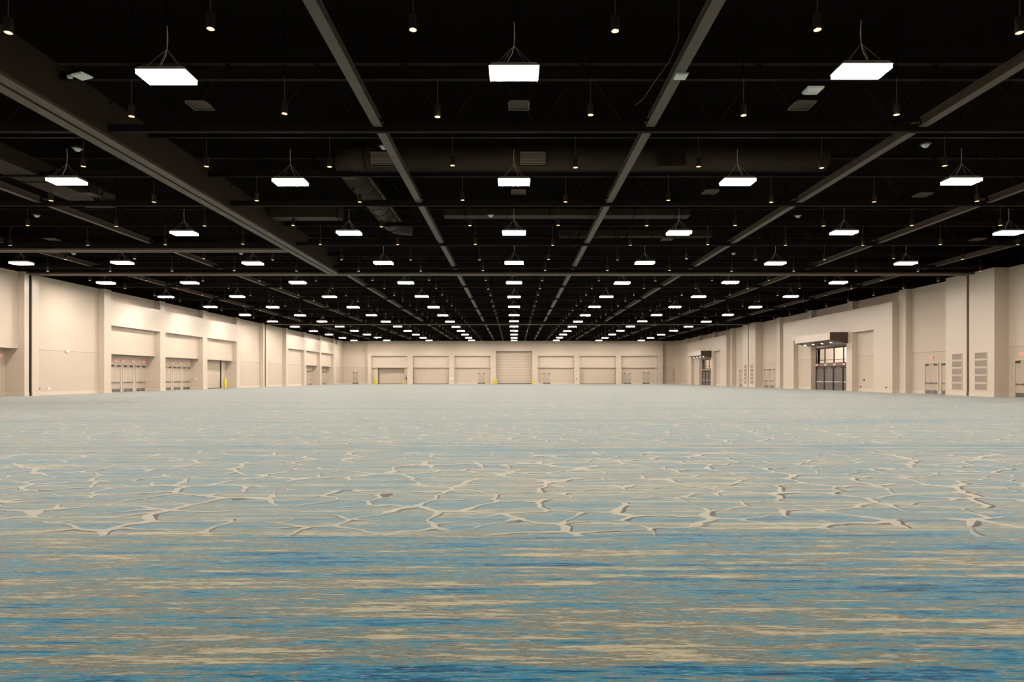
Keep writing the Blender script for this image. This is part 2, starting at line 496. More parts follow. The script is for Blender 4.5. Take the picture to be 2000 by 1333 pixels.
def door_pair(label, origin, rz, width, height, leafmat, framemat, hw, closer=True, kick=True, frame_w=0.09):
    """double door in local coordinates: x along the wall, -y towards the hall"""
    r = next_door(label)
    r.location = origin; r.rotation_euler = (0, 0, rz)
    h = width / 2
    fr = MB().box(-h, -h + frame_w, -0.10, 0.02, 0, height).box(h - frame_w, h, -0.10, 0.02, 0, height).box(-h, h, -0.10, 0.02, height, height + frame_w)
    fr.build('frame', framemat, r)
    for sg in (-1, 1):
        x0, x1 = (0.006, h - frame_w - 0.004) if sg > 0 else (-h + frame_w + 0.004, -0.006)
        lf = MB().box(x0, x1, -0.045, 0.0, 0.012, height - 0.006).build('leaf', leafmat, r)
        pb = MB().box(x0 + 0.06, x1 - 0.06, -0.125, -0.085, 0.93, 1.0)
        pb.box(x0 + 0.06, x0 + 0.16, -0.09, -0.045, 0.91, 1.02).box(x1 - 0.16, x1 - 0.06, -0.09, -0.045, 0.91, 1.02)
        pb.build('push_bar', hw, lf)
        if kick: MB().box(x0 + 0.03, x1 - 0.03, -0.052, -0.045, 0.03, 0.33).build('kick_plate', M['kick'], lf)
        if closer:
            cx = x1 - 0.05 if sg > 0 else x0 + 0.05
            c = MB().box(cx, cx - sg * 0.38, -0.13, -0.045, height - 0.17, height - 0.08)
            c.box(cx - sg * 0.1, cx - sg * 0.5, -0.15, -0.13, height - 0.05, height - 0.02)
            c.build('door_closer', M['dark'], lf)
    return r

def text_mesh(txt, size, depth=0.004):
    cu = bpy.data.curves.new('letters', 'FONT')
    cu.body = txt; cu.size = size; cu.extrude = depth
    cu.align_x = 'CENTER'; cu.align_y = 'CENTER'
    to = bpy.data.objects.new('letters_tmp', cu); COL.objects.link(to)
    dg = bpy.context.evaluated_depsgraph_get()
    me = bpy.data.meshes.new_from_object(to.evaluated_get(dg))
    bpy.data.objects.remove(to)
    me.materials.clear(); me.materials.append(M['red'])
    return me
EXIT_ME = text_mesh('EXIT', 0.21)

def exit_sign(loc, rz, label):
    r = thing('exit_sign', loc, label, 'exit sign', 'exit signs over the doors', rz)
    MB().box(-0.24, 0.24, -0.06, 0.0, -0.12, 0.12).build('sign_body', M['signface'], r)
    t = bpy.data.objects.new('lettering', EXIT_ME); COL.objects.link(t); t.parent = r
    t.location = (0, -0.066, 0); t.rotation_euler = (math.radians(90), 0, 0)
    t['label'] = 'glowing red letters EXIT'
    return r

def coil_door(label, origin, rz, width, height):
    r = next_door(label); r.location = origin; r.rotation_euler = (0, 0, rz)
    h = width / 2
    m_ = MB(); n = int(height / 0.12); dz = height / n
    for i in range(n):
        z = i * dz
        m_.poly([(-h, 0, z), (h, 0, z), (h, -0.025, z + dz * 0.5), (-h, -0.025, z + dz * 0.5), (h, 0, z + dz), (-h, 0, z + dz)],
                [(0, 1, 2, 3), (3, 2, 4, 5)])
    m_.build('curtain', M['coil'], r)
    MB().box(-h - 0.1, -h + 0.04, -0.08, 0.04, 0, height).box(h - 0.04, h + 0.1, -0.08, 0.04, 0, height).build('guide', M['slot'], r)
    MB().box(-h + 0.05, h - 0.05, -0.06, 0.01, 0, 0.10).build('bottom_bar', M['track'], r)
    return r

RL, RR = math.radians(90), math.radians(-90)    # left wall faces +x, right wall faces -x
def left_doors(mids, wd, bay, n0):
    for i, mm in enumerate(mids):
        door_pair('beige double doors, %s pair from the camera, in the %s' % (ORD[i + 1], bay), (-LD + 0.001, mm, 0), RL, wd, 2.72, M['door'], M['frame'], M['chrome'])
left_doors([47.35], 1.75, 'left wall recess nearest the camera', 1)
left_doors([60.35, 62.15, 64.20, 66.35], 1.75, 'first bulkhead bay of the left wall', 2)
left_doors([69.6, 71.45, 73.48, 75.60], 1.75, 'second bulkhead bay of the left wall', 3)
left_doors([119.3, 121.5], 1.9, 'second bay of the far left bulkhead', 4)
left_doors([128.5, 130.7], 1.9, 'last bay of the far left bulkhead', 5)
for s, t in ((48.2, 'at the extreme left edge of the photo'),):
    exit_sign((-LD + 0.02, s, 3.15), RL, 'lit exit sign %s' % t)
for i, s in enumerate((62.2, 63.3, 65.05, 66.9)):
    exit_sign((-LD + 0.02, s, 3.12), RL, 'lit exit sign over the first left bay doors, %s from the camera' % ORD[i + 1])
for i, s in enumerate((72.6, 74.3, 76.1)):
    exit_sign((-LD + 0.02, s, 3.12), RL, 'lit exit sign over the second left bay doors, %s from the camera' % ORD[i + 1])
for i, s in enumerate((121.2, 130.5)):
    exit_sign((-LD + 0.02, s, 3.12), RL, 'tiny exit sign in the far left bulkhead, %s bay with doors' % ORD[i + 1])
coil_door('beige coiling door with fine slats in the third left bay', (-LD + 0.06, 81.1, 0), RL, 6.4, 3.70)
# small column between the coiling door and the jamb
struct('trim_left_column', MB().box(-LD, -LD + 0.12, 84.6, 85.4, 0, REV), M['wall'], 'narrow beige column beside the left coiling door')

for o, tx in ((0.0, 'near'), (46.5, 'far')):
    door_pair('beige double doors left of the vented pier, %s right wall' % tx, (RP - 0.001, 55.6 + o, 0), RR, 1.85, 2.70, M['door'], M['frame'], M['chrome'])
    door_pair('beige double doors half hidden by the vented pier, %s right wall' % tx, (RP - 0.001, 53.4 + o, 0), RR, 1.9, 2.70, M['door'], M['frame'], M['chrome'])
    exit_sign((RP - 0.02, 55.6 + o, 3.22), RR, 'lit exit sign over beige doors beside the %s vented pier' % tx)
door_pair('beige double doors at the right edge, beyond the big pier', (RP - 0.001, 45.45, 0), RR, 1.85, 2.70, M['door'], M['frame'], M['chrome'])
door_pair('beige double doors just out past the right edge of view', (RP - 0.001, 43.3, 0), RR, 1.85, 2.70, M['door'], M['frame'], M['chrome'])
exit_sign((RP - 0.02, 45.7, 3.18), RR, 'lit exit sign at the extreme right edge of the photo')
door_pair('small beige double doors between distant right piers, nearer pair', (RP - 0.001, 89.9, 0), RR, 1.8, 2.70, M['door'], M['frame'], M['chrome'])
door_pair('small beige double doors between distant right piers, farther pair', (RP - 0.001, 91.9, 0), RR, 1.8, 2.70, M['door'], M['frame'], M['chrome'])

# doors of the far wall
def far_door(x, y, wd, hd, label):
    return door_pair(label, (x, y - 0.001, 0), 0, wd, hd, M['door'], M['frame'], M['chrome'], frame_w=0.12)
far_door(-35.85, YB, 1.6, 2.70, 'small beige double door at the left end of the far wall')
far_door(-7.36, YF + 1.0, 1.95, 2.45, 'beige double door just left of the tall central roller door')
far_door(7.38, YF + 1.0, 1.95, 2.45, 'beige double door just right of the tall central roller door')
far_door(25.6, YF + 1.0, 1.95, 2.45, 'left beige double door of the far wall\'s rightmost bay')
far_door(29.8, YF + 1.0, 1.85, 2.70, 'right beige double door of the far wall\'s rightmost bay')
exit_sign((29.8, YF + 0.98, 3.2), 0, 'tiny exit sign in the rightmost bay of the far wall')
exit_sign((-35.85, YB - 0.03, 3.2), 0, 'tiny exit sign at the left end of the far wall')
coil_door('beige coiling door of the far wall\'s leftmost bay', (-27.82, YF + 1.95, 0), 0, 6.0, 3.66)
coil_door('beige coiling door left of centre, second bay of the far wall', (-18.68, YF + 1.0, 0), 0, 8.1, 3.66)
coil_door('beige coiling door right of centre, fifth bay of the far wall', (18.78, YF + 1.0, 0), 0, 8.1, 3.66)
# tall central door of big horizontal sections
r = next_door('tall beige sectional door in the centre of the far wall')
r.location = (0, YF + 1.2, 0)
m_ = MB()
for i in range(12):
    z0 = i * 7.42 / 12
    m_.box(-4.08, 4.08, -0.04 if i % 2 else -0.055, 0.05, z0 + 0.02, z0 + 7.42 / 12)
m_.build('curtain', M['coil'], r)
MB().box(-4.05, 4.05, -0.12, -0.03, 0.0, 0.16).build('bottom_bar', M['track'], r)

# ------------------------------------------------------------------ entrances with canopy on the right wall
def entrance(o, tx):
    # lobby beyond the glass
    y0, y1 = 67.68 + o, 77.0 + o
    lob = MB()
    lob.box(44.0, 44.2, y0 - 1, y1 + 3, 0, 6.2).box(RP + 0.5, 44, y1 + 3.0, y1 + 3.2, 0, 6.2).box(RP + 0.5, 44, y0 - 1.2, y0 - 1, 0, 6.2)
    lob.box(RP + 0.1, 44.2, y0 - 1.2, y1 + 3.2, 6.0, 6.2).box(RP + 0.15, 44.2, y0 - 1.2, y1 + 3.2, 0.0, 0.02)
    lob.box(RP + 0.2, RP + 0.5, y1, y1 + 3.2, 0, 6.2).box(RP + 0.2, RP + 0.5, y0 - 1.2, y0, 0, 6.2)
    struct('wall_lobby_' + tx, lob, M['lobby'], 'cream lobby seen through the %s entrance glass' % tx)
    wi = MB().box(RP + 1.4, 43.2, y1 + 2.9, y1 + 2.99, 2.2, 5.6).build('window_lobby_' + tx, M['daywin'])
    tag(wi, 'bluish daylit lobby window behind the %s entrance' % tx, 'window', kind='structure')
    for k in range(5):
        MB().box(RP + 1.3 + k * 1.2, RP + 1.36 + k * 1.2, y1 + 2.82, y1 + 2.9, 2.2, 5.6).build('mullion', M['dark'], wi)
    for k in range(3):
        t = thing('lobby_light', (41.0, y0 + 1.5 + k * 3.2, 5.98), 'lit lobby ceiling panel behind the %s entrance glass, %s from the camera' % (tx, ORD[k + 1]), 'ceiling light', 'lobby ceiling panels')
        MB().box(-0.6, 0.6, -0.6, 0.6, -0.04, 0).build('housing', M['white'], t)
        MB().box(-0.55, 0.55, -0.55, 0.55, -0.06, -0.04).build('diffuser', M['lobbylight'], t)
    # glazed screen
    sc = bpy.data.objects.new('window_transom_' + tx, None); COL.objects.link(sc)
    tag(sc, 'glazed transom over the grey doors of the %s entrance' % tx, 'window', kind='structure')
    pitch = (y1 - y0) / 4.4
    ys = [y1 - k * pitch for k in range(5)] + [y0]
    fr = MB().box(RP, RP + 0.12, y0, y1, 4.86, 5.05).box(RP, RP + 0.12, y0, y1, 3.10, 3.18).box(RP + 0.02, RP + 0.10, y0, y1, 3.50, 3.55)
    for y in ys: fr.box(RP, RP + 0.12, y - 0.06, y + 0.02, 3.1, 4.9)
    fr.build('frame', M['dark'], sc)
    for a, b in zip(ys[:-1], ys[1:]):
        MB().box(RP + 0.05, RP + 0.06, b + 0.02, a - 0.06, 3.18, 4.86).build('pane', M['glass'], sc)
    struct('trim_entrance_header_' + tx, MB().box(RP - 0.02, RP + 0.14, y0, y1, 2.80, 3.10), M['canopy2'], 'brown header between doors and transom, %s entrance' % tx)
    for i, (a, b) in enumerate(zip(ys[:-1], ys[1:])):
        wdt = a - b
        if wdt > 1.2:
            door_pair('grey double doors under the %s canopy, %s pair from the far side' % (tx, ORD[i + 1]), (RP + 0.05, (a + b) / 2, 0), RR, wdt - 0.02, 2.70, M['greydoor'], M['dark'], M['white'], frame_w=0.13)
            exit_sign((RP - 0.03, a - 0.35, 2.97), RR, 'pale exit sign under the %s canopy, %s from the far side' % (tx, ORD[i + 1]))
        else:
            struct('trim_entrance_side_' + tx, MB().box(RP, RP + 0.12, b, a, 0, 2.8), M['dark'], 'dark panel beside the doors of the %s entrance' % tx)
    # canopy
    ya, yb = 67.37 + o, 75.7 + o
    cn = thing('entrance_canopy', (RB, ya, 5.1), 'dark brown canopy with four small lights over the %s right entrance' % tx, 'canopy', 'entrance canopies')
    D = RB - 33.88
    prof = [(0, 1.23), (-D, 1.23), (-D, 0.42), (-D * 0.55, 0.22), (-0.12, 0.03), (0, 0.12)]
    n = len(prof)
    pts = [(x, 0, z) for x, z in prof] + [(x, yb - ya, z) for x, z in prof]
    fc = [tuple(range(n))[::-1], tuple(range(n, 2 * n))] + [(i, (i + 1) % n, n + (i + 1) % n, n + i) for i in range(n)]
    MB().poly(pts, fc).build('body', M['canopy'], cn)
    f = MB().box(-D - 0.03, -D, 0, yb - ya, 0.42, 1.23).build('fascia', M['fascia'], cn); f['label'] = 'pale front fascia'
    for s in (69.1, 71.1, 73.2, 75.2):
        y = s + o - ya
        ring = MB().lathe([(0.0, -0.012), (0.13, -0.012), (0.16, 0.0), (0.16, 0.04)], 14)
        lt = ring.build('light_trim', M['white'], cn, loc=(-0.95, y, 0.205))
        lt.rotation_euler = (0, math.radians(11), 0)
        MB().lathe([(0.0, -0.02), (0.12, -0.016)], 14).build('lens', M['softlight'], lt)
M['canopy2'] = mat('brown_entrance_header', (0.25, 0.17, 0.14), 0.45, noise=0.05)
entrance(0.0, 'near')
entrance(46.5, 'far')

# ------------------------------------------------------------------ wall vents
def vent(side, x, y0, y1, z0, z1, label):
    hw = abs(y1 - y0) / 2
    r = thing('wall_vent', (x, (y0 + y1) / 2, z0), label, 'vent', 'stacked louvered vents on the right piers', RR if side > 0 else RL)
    h = z1 - z0
    MB().box(-hw, -hw + 0.05, -0.03, 0, 0, h).box(hw - 0.05, hw, -0.03, 0, 0, h).box(-hw, hw, -0.03, 0, 0, 0.05).box(-hw, hw, -0.03, 0, h - 0.05, h).build('frame', M['base'], r)
    lv = MB()
    n = 9
    for i in range(n):
        z = 0.05 + (h - 0.1) * (i + 0.5) / n
        lv.poly([(-hw + 0.05, -0.022, z - 0.018), (hw - 0.05, -0.022, z - 0.018), (hw - 0.05, -0.004, z + 0.022), (-hw + 0.05, -0.004, z + 0.022)], [(0, 1, 2, 3)])
    lv.build('louver', M['vent'], r)
    MB().box(-hw + 0.04, hw - 0.04, -0.003, -0.001, 0.04, h - 0.04).build('backing', M['seam'], r)
for o, tx in ((0, 'near'), (46.5, 'distant')):
    for (ya, yb, nm) in ((47.65, 48.95, 'nearer'), (50.3, 51.5, 'farther')):
        for k in range(5):
            z0 = 0.46 + k * 0.60
            vent(1, RK, ya + o, yb + o, z0, z0 + 0.56, 'louvered vent, %s from the floor, on the %s half of the %s pier' % (ORD[k + 1], nm, tx))
for k in range(5):
    vent(1, RK, 140.5, 141.5, 0.5 + k * 0.6, 1.06 + k * 0.6, 'tiny louvered vent in the far right corner, %s from the floor' % ORD[k + 1])

# ------------------------------------------------------------------ bollards and small wall fittings
def bollard(x, y, label, h=1.2, rad=0.16):
    r = thing('bollard', (x, y, 0), label, 'bollard', 'yellow bollards beside the big doors')
    MB().lathe([(rad, 0), (rad, h - 0.12), (rad * 0.9, h - 0.05), (rad * 0.55, h - 0.01), (0.0, h)], 16).build('post_sleeve', M['yellow'], r, smooth=True)
    MB().lathe([(rad + 0.05, 0), (rad + 0.05, 0.02), (rad, 0.03)], 16).build('base_ring', M['dark'], r)
bollard(-38.75, 84.3, 'bright yellow bollard beside the left wall coiling door', 1.35)
bollard(-31.2, 141.2, 'pale yellow bollard left of the far leftmost coiling door, outer one')
bollard(-30.75, 140.75, 'pale yellow bollard left of the far leftmost coiling door, inner one')
bollard(-24.95, 141.3, 'yellow bollard right of the far leftmost coiling door')
bollard(-4.45, 140.6, 'yellow bollard left of the tall central door, outer one')
bollard(-3.85, 140.9, 'yellow bollard left of the tall central door, inner one')
bollard(4.2, 140.7, 'yellow bollard right of the tall central door')

def plate(x, y, z, rz, wd, hd, m_, label, name='wall_box', cat='wall box', dp=0.06):
    r = thing(name, (x, y, z), label, cat, None, rz)
    MB().box(-wd / 2, wd / 2, -dp, 0, -hd / 2, hd / 2).build('box', m_, r)
    MB().box(-wd / 2 + 0.03, wd / 2 - 0.03, -dp - 0.015, -dp, -hd / 2 + 0.03, hd / 2 - 0.03).build('cover', m_, r)
plate(RB + 0.58, 65.3, 1.22, RR, 0.30, 0.22, M['chrome'], 'small dark box on the plain recess beyond the near canopy', 'pull_station', 'wall box')
plate(RC - 0.01, 65.95, 0.5, RR, 0.16, 0.16, M['kick'], 'low outlet at the left edge of the recess right of the near canopy', 'outlet', 'outlet')
plate(RB - 0.01, 60.4, 0.5, RR, 0.2, 0.14, M['vent'], 'low outlet on the bulkhead front near its right corner', 'outlet', 'outlet')
plate(-LP + 0.01, 54.1, 3.70, RL, 0.42, 0.22, M['white'], 'small white box on the seam of the first left bay', 'wall_speaker', 'wall speaker')  # white wall-mounted speaker
plate(-LP + 0.01, 50.9, 0.55, RL, 0.18, 0.14, M['kick'], 'low dark outlet beside the left partition slot', 'outlet', 'outlet')
plate(-LP + 0.01, 51.9, 0.55, RL, 0.3, 0.2, M['white'], 'low white outlet on the first left bay', 'outlet', 'outlet')
plate(-38.9, 76.75, 1.28, 0, 0.25, 0.25, M['white'], 'small white thermostat on the jamb of the second left bay', 'thermostat', 'thermostat', 0.05)
plate(-24.35, YF + 1.0, 1.25, 0, 0.2, 0.55, M['dark'], 'dark narrow box right of the far leftmost coiling door', 'door_control', 'wall box')
plate(-13.85, YF, 1.25, 0, 0.22, 0.5, M['white'], 'small pale box on the far pier left of the central bays, right one', 'door_control', 'wall box')
plate(-14.25, YF, 1.25, 0, 0.22, 0.5, M['white'], 'small pale box on the far pier left of the central bays, left one', 'door_control', 'wall box')
plate(14.1, YF, 1.15, 0, 0.14, 0.4, M['dark'], 'dark narrow box on the far pier right of the centre', 'door_control', 'wall box')
plate(RC - 0.01 + 0.0, 112.0, 1.4, RR, 0.4, 0.4, M['white'], 'small pale box on the recess right of the far canopy', 'wall_box', 'wall box')

# ------------------------------------------------------------------ ceiling steel
TR = [12.1 + 9.144 * k for k in range(15)]
TR = [y for y in TR if y < 139]
for k, y in enumerate(TR):
    if abs(y - 49.4) < 1.2 or abs(y - 96.2) < 1.2: y = y + (-1.0 if y < 60 else 0)
    r = thing('roof_truss', (0, y, 9.75), 'black open-web roof truss crossing the hall, %s from the camera' % ORD[k + 1], 'truss', 'roof trusses')
    MB().box(-38.49, 36.99, -0.09, 0.09, 0, 0.24).build('bottom_chord', M['steel'], r)
    MB().box(-38.49, 36.99, -0.09, 0.09, 2.3, 2.5).build('top_chord', M['steel'], r)
    wb = MB(); x = -38.2; up = False
    while x < 36.0:
        z0, z1 = (0.22, 2.32) if not up else (2.32, 0.22)
        wb.tube([(x, 0, z0), (x + 1.5, 0, z1)], 0.045, 4)
        x += 1.5; up = not up
    wb.build('web', M['steel'], r)
# slender purlins between the trusses
pn = 0
for k in range(30):
    y = 12.1 + 4.572 * k + 2.286
    if y > 139: break
    pn += 1
    r = thing('roof_purlin', (0, y, 10.45), 'slender black purlin across the hall, %s from the camera' % (ORD[pn] if pn < len(ORD) else 'last'), 'beam', 'roof purlins')
    MB().box(-38.49, 36.99, -0.03, 0.03, 0, 0.22).box(-38.49, 36.99, -0.07, 0.07, -0.015, 0).box(-38.49, 36.99, -0.07, 0.07, 0.22, 0.235).build('rail', M['steel'], r)

# tracks running down the hall, cut at every truss
def track(x, wd, z, y0, y1, label, name='ceiling_track'):
    r = thing(name, (x, y0, z), label, 'ceiling track', 'long ceiling tracks')
    m_ = MB(); cuts = [t for t in TR if y0 < t < y1]
    a = y0
    for c in cuts + [y1 + 0.16]:
        b = c - 0.16
        if b > a:
            m_.box(-wd / 2, wd / 2, a - y0, b - y0, 0, 0.05).box(-0.03, 0.03, a - y0, b - y0, 0.05, 0.28).box(-wd / 2 * 0.8, wd / 2 * 0.8, a - y0, b - y0, 0.28, 0.31)
        a = c + 0.16
    m_.build('rail', M['track'], r)
    y = y0 + 1.2
    while y < y1:
        MB().tube([(0, y - y0, 0.3), (0, y - y0, DECK - z)], 0.012, 4).build('hanger_rod', M['steel'], r)
        y += 4.572
side = lambda x: 'left' if x < 0 else 'right'
for x, nm in ((-4.572, 'nearest left of centre'), (4.572, 'nearest right of centre')):
    track(x, 0.30, 9.87, 6, 139, 'long grey ceiling track, %s' % nm)
track(13.716, 0.30, 9.87, 8, 139, 'long grey ceiling track, second right of centre')
track(-13.716, 0.30, 9.87, 50.6, 139, 'long grey ceiling track continuing beyond the wide folding partition track')
track(-22.86, 0.24, 9.87, 12, 139, 'long grey ceiling track, third left of centre')
track(22.86, 0.24, 9.87, 12, 139, 'long grey ceiling track, third right of centre')
track(-32.0, 0.20, 9.87, 16, 139, 'long grey ceiling track nearest the left wall')
track(32.0, 0.20, 9.87, 16, 139, 'long grey ceiling track nearest the right wall')

# folding partition tracks with a header above
def partition_long(x0, x1, y0, y1, label):
    r = thing('partition_track', ((x0 + x1) / 2, y0, 9.52), label, 'partition track', 'wide folding partition tracks')
    hw = (x1 - x0) / 2; ln = y1 - y0
    MB().box(-hw, -0.06, 0, ln, 0, 0.10).box(0.06, hw, 0, ln, 0, 0.10).build('rail', M['track'], r)
    MB().box(-0.06, 0.06, 0, ln, 0.04, 0.10).build('slot', M['slot'], r)
    MB().box(-hw + 0.12, hw - 0.02, 0, ln, 0.10, 1.35).build('header', M['duct'], r)
def partition_cross(x0, x1, y, label):
    r = thing('partition_track', ((x0 + x1) / 2, y, 9.52), label, 'partition track', 'wide folding partition tracks')
    hw = (x1 - x0) / 2
    MB().box(-hw, hw, -0.45, -0.06, 0, 0.12).box(-hw, hw, 0.06, 0.45, 0, 0.12).build('rail', M['track'], r)
    MB().box(-hw, hw, -0.06, 0.06, 0.04, 0.12).build('slot', M['slot'], r)
    MB().box(-hw, hw, -0.35, 0.35, 0.12, 0.9).build('header', M['steel'], r)
partition_long(-14.52, -13.65, 2, 48.9, 'wide partition track with header running down the hall left of centre')
partition_cross(-38.4, -14.56, 40.1, 'partition track crossing from the left wall to the wide long track')
partition_cross(-38.4, 36.9, 49.38, 'partition track crossing the whole hall at the near wall slots')
partition_cross(-38.4, 35.85, 96.0, 'partition track crossing the whole hall at the far wall slots')

# ------------------------------------------------------------------ ducts
rd = thing('round_duct', (-7.65, 29.2, 11.25), 'big round dark duct with elbows left of the centre lamps', 'duct')
def duct_tube(pts, r, n=24):
    mb = MB(); mb.tube(pts, r, n); return mb
R0 = 0.62
arc1 = [(1.1 - 1.1 * math.cos(t), 1.1 - 1.1 * math.sin(t) - 1.1 + 0.0, 0) for t in [math.radians(a) for a in range(0, 91, 15)]]
arc1 = [(x, y, 0) for x, y, _ in arc1]
body = [(0, 10.2, 0), (0, 5.0, 0), (0, 0.0, 0)]
duct_tube(body, R0).build('run', M['duct'], rd, smooth=True)
duct_tube(arc1, R0).build('elbow', M['duct'], rd, smooth=True)
arc2 = [(1.1 - 1.1 * math.cos(t), 10.2 + 1.1 * math.sin(t), 0) for t in [math.radians(a) for a in range(0, 91, 15)]]
duct_tube(arc2, R0).build('elbow', M['duct'], rd, smooth=True)
for yy in (1.3, 2.6, 3.9, 5.2, 6.5, 7.8, 9.1, 10.2):
    MB().tube([(0, yy - 0.03, 0), (0, yy + 0.03, 0)], R0 + 0.03, 24).build('joint_ring', M['duct'], rd, smooth=False)
MB().box(0.60, 0.68, 1.0, 9.8, -0.16, -0.05).build('hanger_rail', M['track'], rd)
for hx, hy in ((0, 2.0), (0, 5.0), (0, 8.5), (4, -1.1), (9, -1.1), (14, -1.1), (19, -1.1)):
    MB().tube([(hx, hy, 0.6), (hx, hy, DECK - 11.25)], 0.02, 4).build('hanger_rod', M['steel'], rd)
duct_tube([(1.1, -1.1, 0), (11, -1.1, 0), (21.5, -1.1, 0)], R0).build('run', M['duct'], rd, smooth=True)
for i, gx in enumerate((-5.7, 0.82, 6.9)):
    gr = MB().box(-0.62, 0.62, -0.10, 0.0, -0.36, 0.30).build('grille_frame', M['duct'], rd, loc=(gx + 7.65, -1.70, -0.22))
    lv = MB()
    for q in range(9):
        z = -0.30 + q * 0.065
        lv.poly([(-0.56, -0.135, z), (0.56, -0.135, z), (0.56, -0.105, z + 0.055), (-0.56, -0.105, z + 0.055)], [(0, 1, 2, 3)])
    lv.build('grille', M['grille'] if i < 2 else M['duct'], gr)  # first two painted pale for lamp flare
for (x0, x1, y, z, h, tx) in ((-4.0, 10.0, 36.0, 10.65, 0.35, 'flat dark cross duct behind the second truss, right of centre'),
                              (3.0, 13.0, 41.5, 10.7, 0.4, 'flat dark cross duct farther back, right of centre'),
                              (-13.4, -9.6, 35.0, 10.3, 0.6, 'dark boxed duct crossing beside the wide long track')):
    r = thing('flat_duct', ((x0 + x1) / 2, y, z), tx, 'duct')
    hw = (x1 - x0) / 2
    MB().box(-hw, hw, -0.4, 0.4, 0, h).build('body', M['duct'], r)
    q = -hw + 1.2
    while q < hw:
        MB().box(q, q + 0.04, -0.43, 0.43, -0.03, h + 0.03).build('joint_flange', M['steel'], r)
        MB().tube([(q, 0, h), (q, 0, DECK - z)], 0.02, 4).build('hanger_rod', M['steel'], r); q += 2.4
r = thing('flat_duct', (-22.0, 22.5, 10.5), 'boxed duct with pale open end under the left ceiling', 'duct')
MB().box(-0.75, 0.75, 0, 11, 0, 0.7).build('body', M['duct'], r)
MB().box(0.75, 0.77, 9.6, 10.9, 0.1, 0.6).build('grille', M['track'], r)
for hy in (1.0, 5.0, 9.5):
    MB().tube([(0, hy, 0.7), (0, hy, DECK - 10.5)], 0.02, 4).build('hanger_rod', M['steel'], r)
for hy in (3.0, 6.5):
    MB().box(-0.78, 0.78, hy, hy + 0.05, -0.03, 0.73).build('joint_flange', M['steel'], r)

# ------------------------------------------------------------------ lamps
LH = 9.52
def make_lamp(loc, label):
    r = thing('pendant_lamp', loc, label, 'lamp', 'rows of glowing pendant lamps')
    MB().frustum(0.655, 0.34, 0.0, 0.58, 0.27, 0.11).build('housing', M['housing'], r)
    d = MB().box(-0.635, 0.635, -0.32, 0.32, -0.10, 0.0, 1)
    # bottom face carries the full light, the dimmer rim's depth stands in for bloom
    d.mi[0] = 0
    d.build('diffuser', [M['lens'], M['lens_edge']], r)
    for sx in (-1, 1):
        MB().tube([(sx * 0.45, -0.22, 0.10), (0, 0, 0.68)], 0.006, 4).tube([(sx * 0.45, 0.22, 0.10), (0, 0, 0.68)], 0.006, 4).build('hanger_wire', M['wire'], r)
    MB().tube([(-0.16, 0.0, 0.10), (-0.17, 0.02, 0.28), (-0.05, 0.01, 0.48), (0.0, 0, 0.68), (0.02, 0, 0.95), (0.0, 0, 1.33)], 0.011, 5).build('power_cable', M['cable'], r)
    MB().tube([(0, 0, 0.68), (0, 0, 1.33)], 0.006, 4).build('suspension_wire', M['wire'], r)
    MB().tube([(0, 0, 1.30), (0, 0, DECK - LH + 0.02)], 0.02, 4).build('hanger_rod', M['black'], r)
    return r
cols = [(-34.5, 'column nearest the left wall'), (-27.43, 'third column left of centre'), (-18.29, 'second column left of centre'),
        (-9.144, 'first column left of centre'), (0.0, 'centre column'), (9.144, 'first column right of centre'),
        (18.29, 'second column right of centre'), (27.43, 'column nearest the right wall')]
lamp0 = None
dz1 = {-9.144: -0.10, 0.0: 0.0, 9.144: 0.05}
for k in range(-1, 14):  # the out-of-view row before the first is added to light the foreground
    y = 16.55 + 9.144 * k
    for x, cn in cols:
        if k == 0 and abs(x) > 30: continue
        if k == 2 and x < -19: continue
        z = LH + (dz1[x] if k == 0 and abs(x) < 10 else random.uniform(-0.03, 0.03))
        lb = ('glowing rectangular pendant lamp, %s row from the camera, %s' % (ORD[k + 1], cn)) if k >= 0 else ('added unseen pendant lamp lighting the foreground, %s row, %s' % (ORD[-k], cn))
        if lamp0 is None: o = lamp0 = make_lamp((x, y, z), lb)
        else: o = copy_tree(lamp0, (x, y, z), lb)
        if k > 0 or x == 9.144: o.scale = (random.choice((-1, 1)) if k else -1, 1, 1)

# ------------------------------------------------------------------ cylinder downlights
CH = CAM_H + 7.84
SHORT = {}
def shorten(root, top):
    """a downlight under a duct hangs from the duct's underside"""
    for ch in root.children:
        if ch.name.startswith('hanger_rod'):
            ch.scale.z = 1.0
            key = round(top - root.location.z, 2)
            if key not in SHORT:
                SHORT[key] = MB().tube([(0, 0, 1.15), (0, 0, key)], 0.012, 4).mesh('hanger_rod', M['black'])
            ch.data = SHORT[key]
def make_can(loc, label):
    r = thing('cylinder_downlight', loc, label, 'downlight', 'small cylinder downlights in rows')
    MB().lathe([(0.0, 0.34), (0.085, 0.34), (0.092, 0.33), (0.092, 0.0), (0.082, 0.0)], 16).build('can', M['can'], r, smooth=False)
    MB().lathe([(0.084, 0.0), (0.074, 0.075)], 16).build('baffle', M['baffle'], r)
    MB().lathe([(0.0, 0.060), (0.04, 0.063), (0.074, 0.076)], 16).build('bulb', M['bulb'], r)
    MB().tube([(0, 0, 0.34), (0, 0, 1.15)], 0.012, 5).build('stem', M['track'], r)
    MB().tube([(0, 0, 1.15), (0, 0, DECK - CH + 0.03)], 0.012, 4).build('hanger_rod', M['black'], r)
    return r
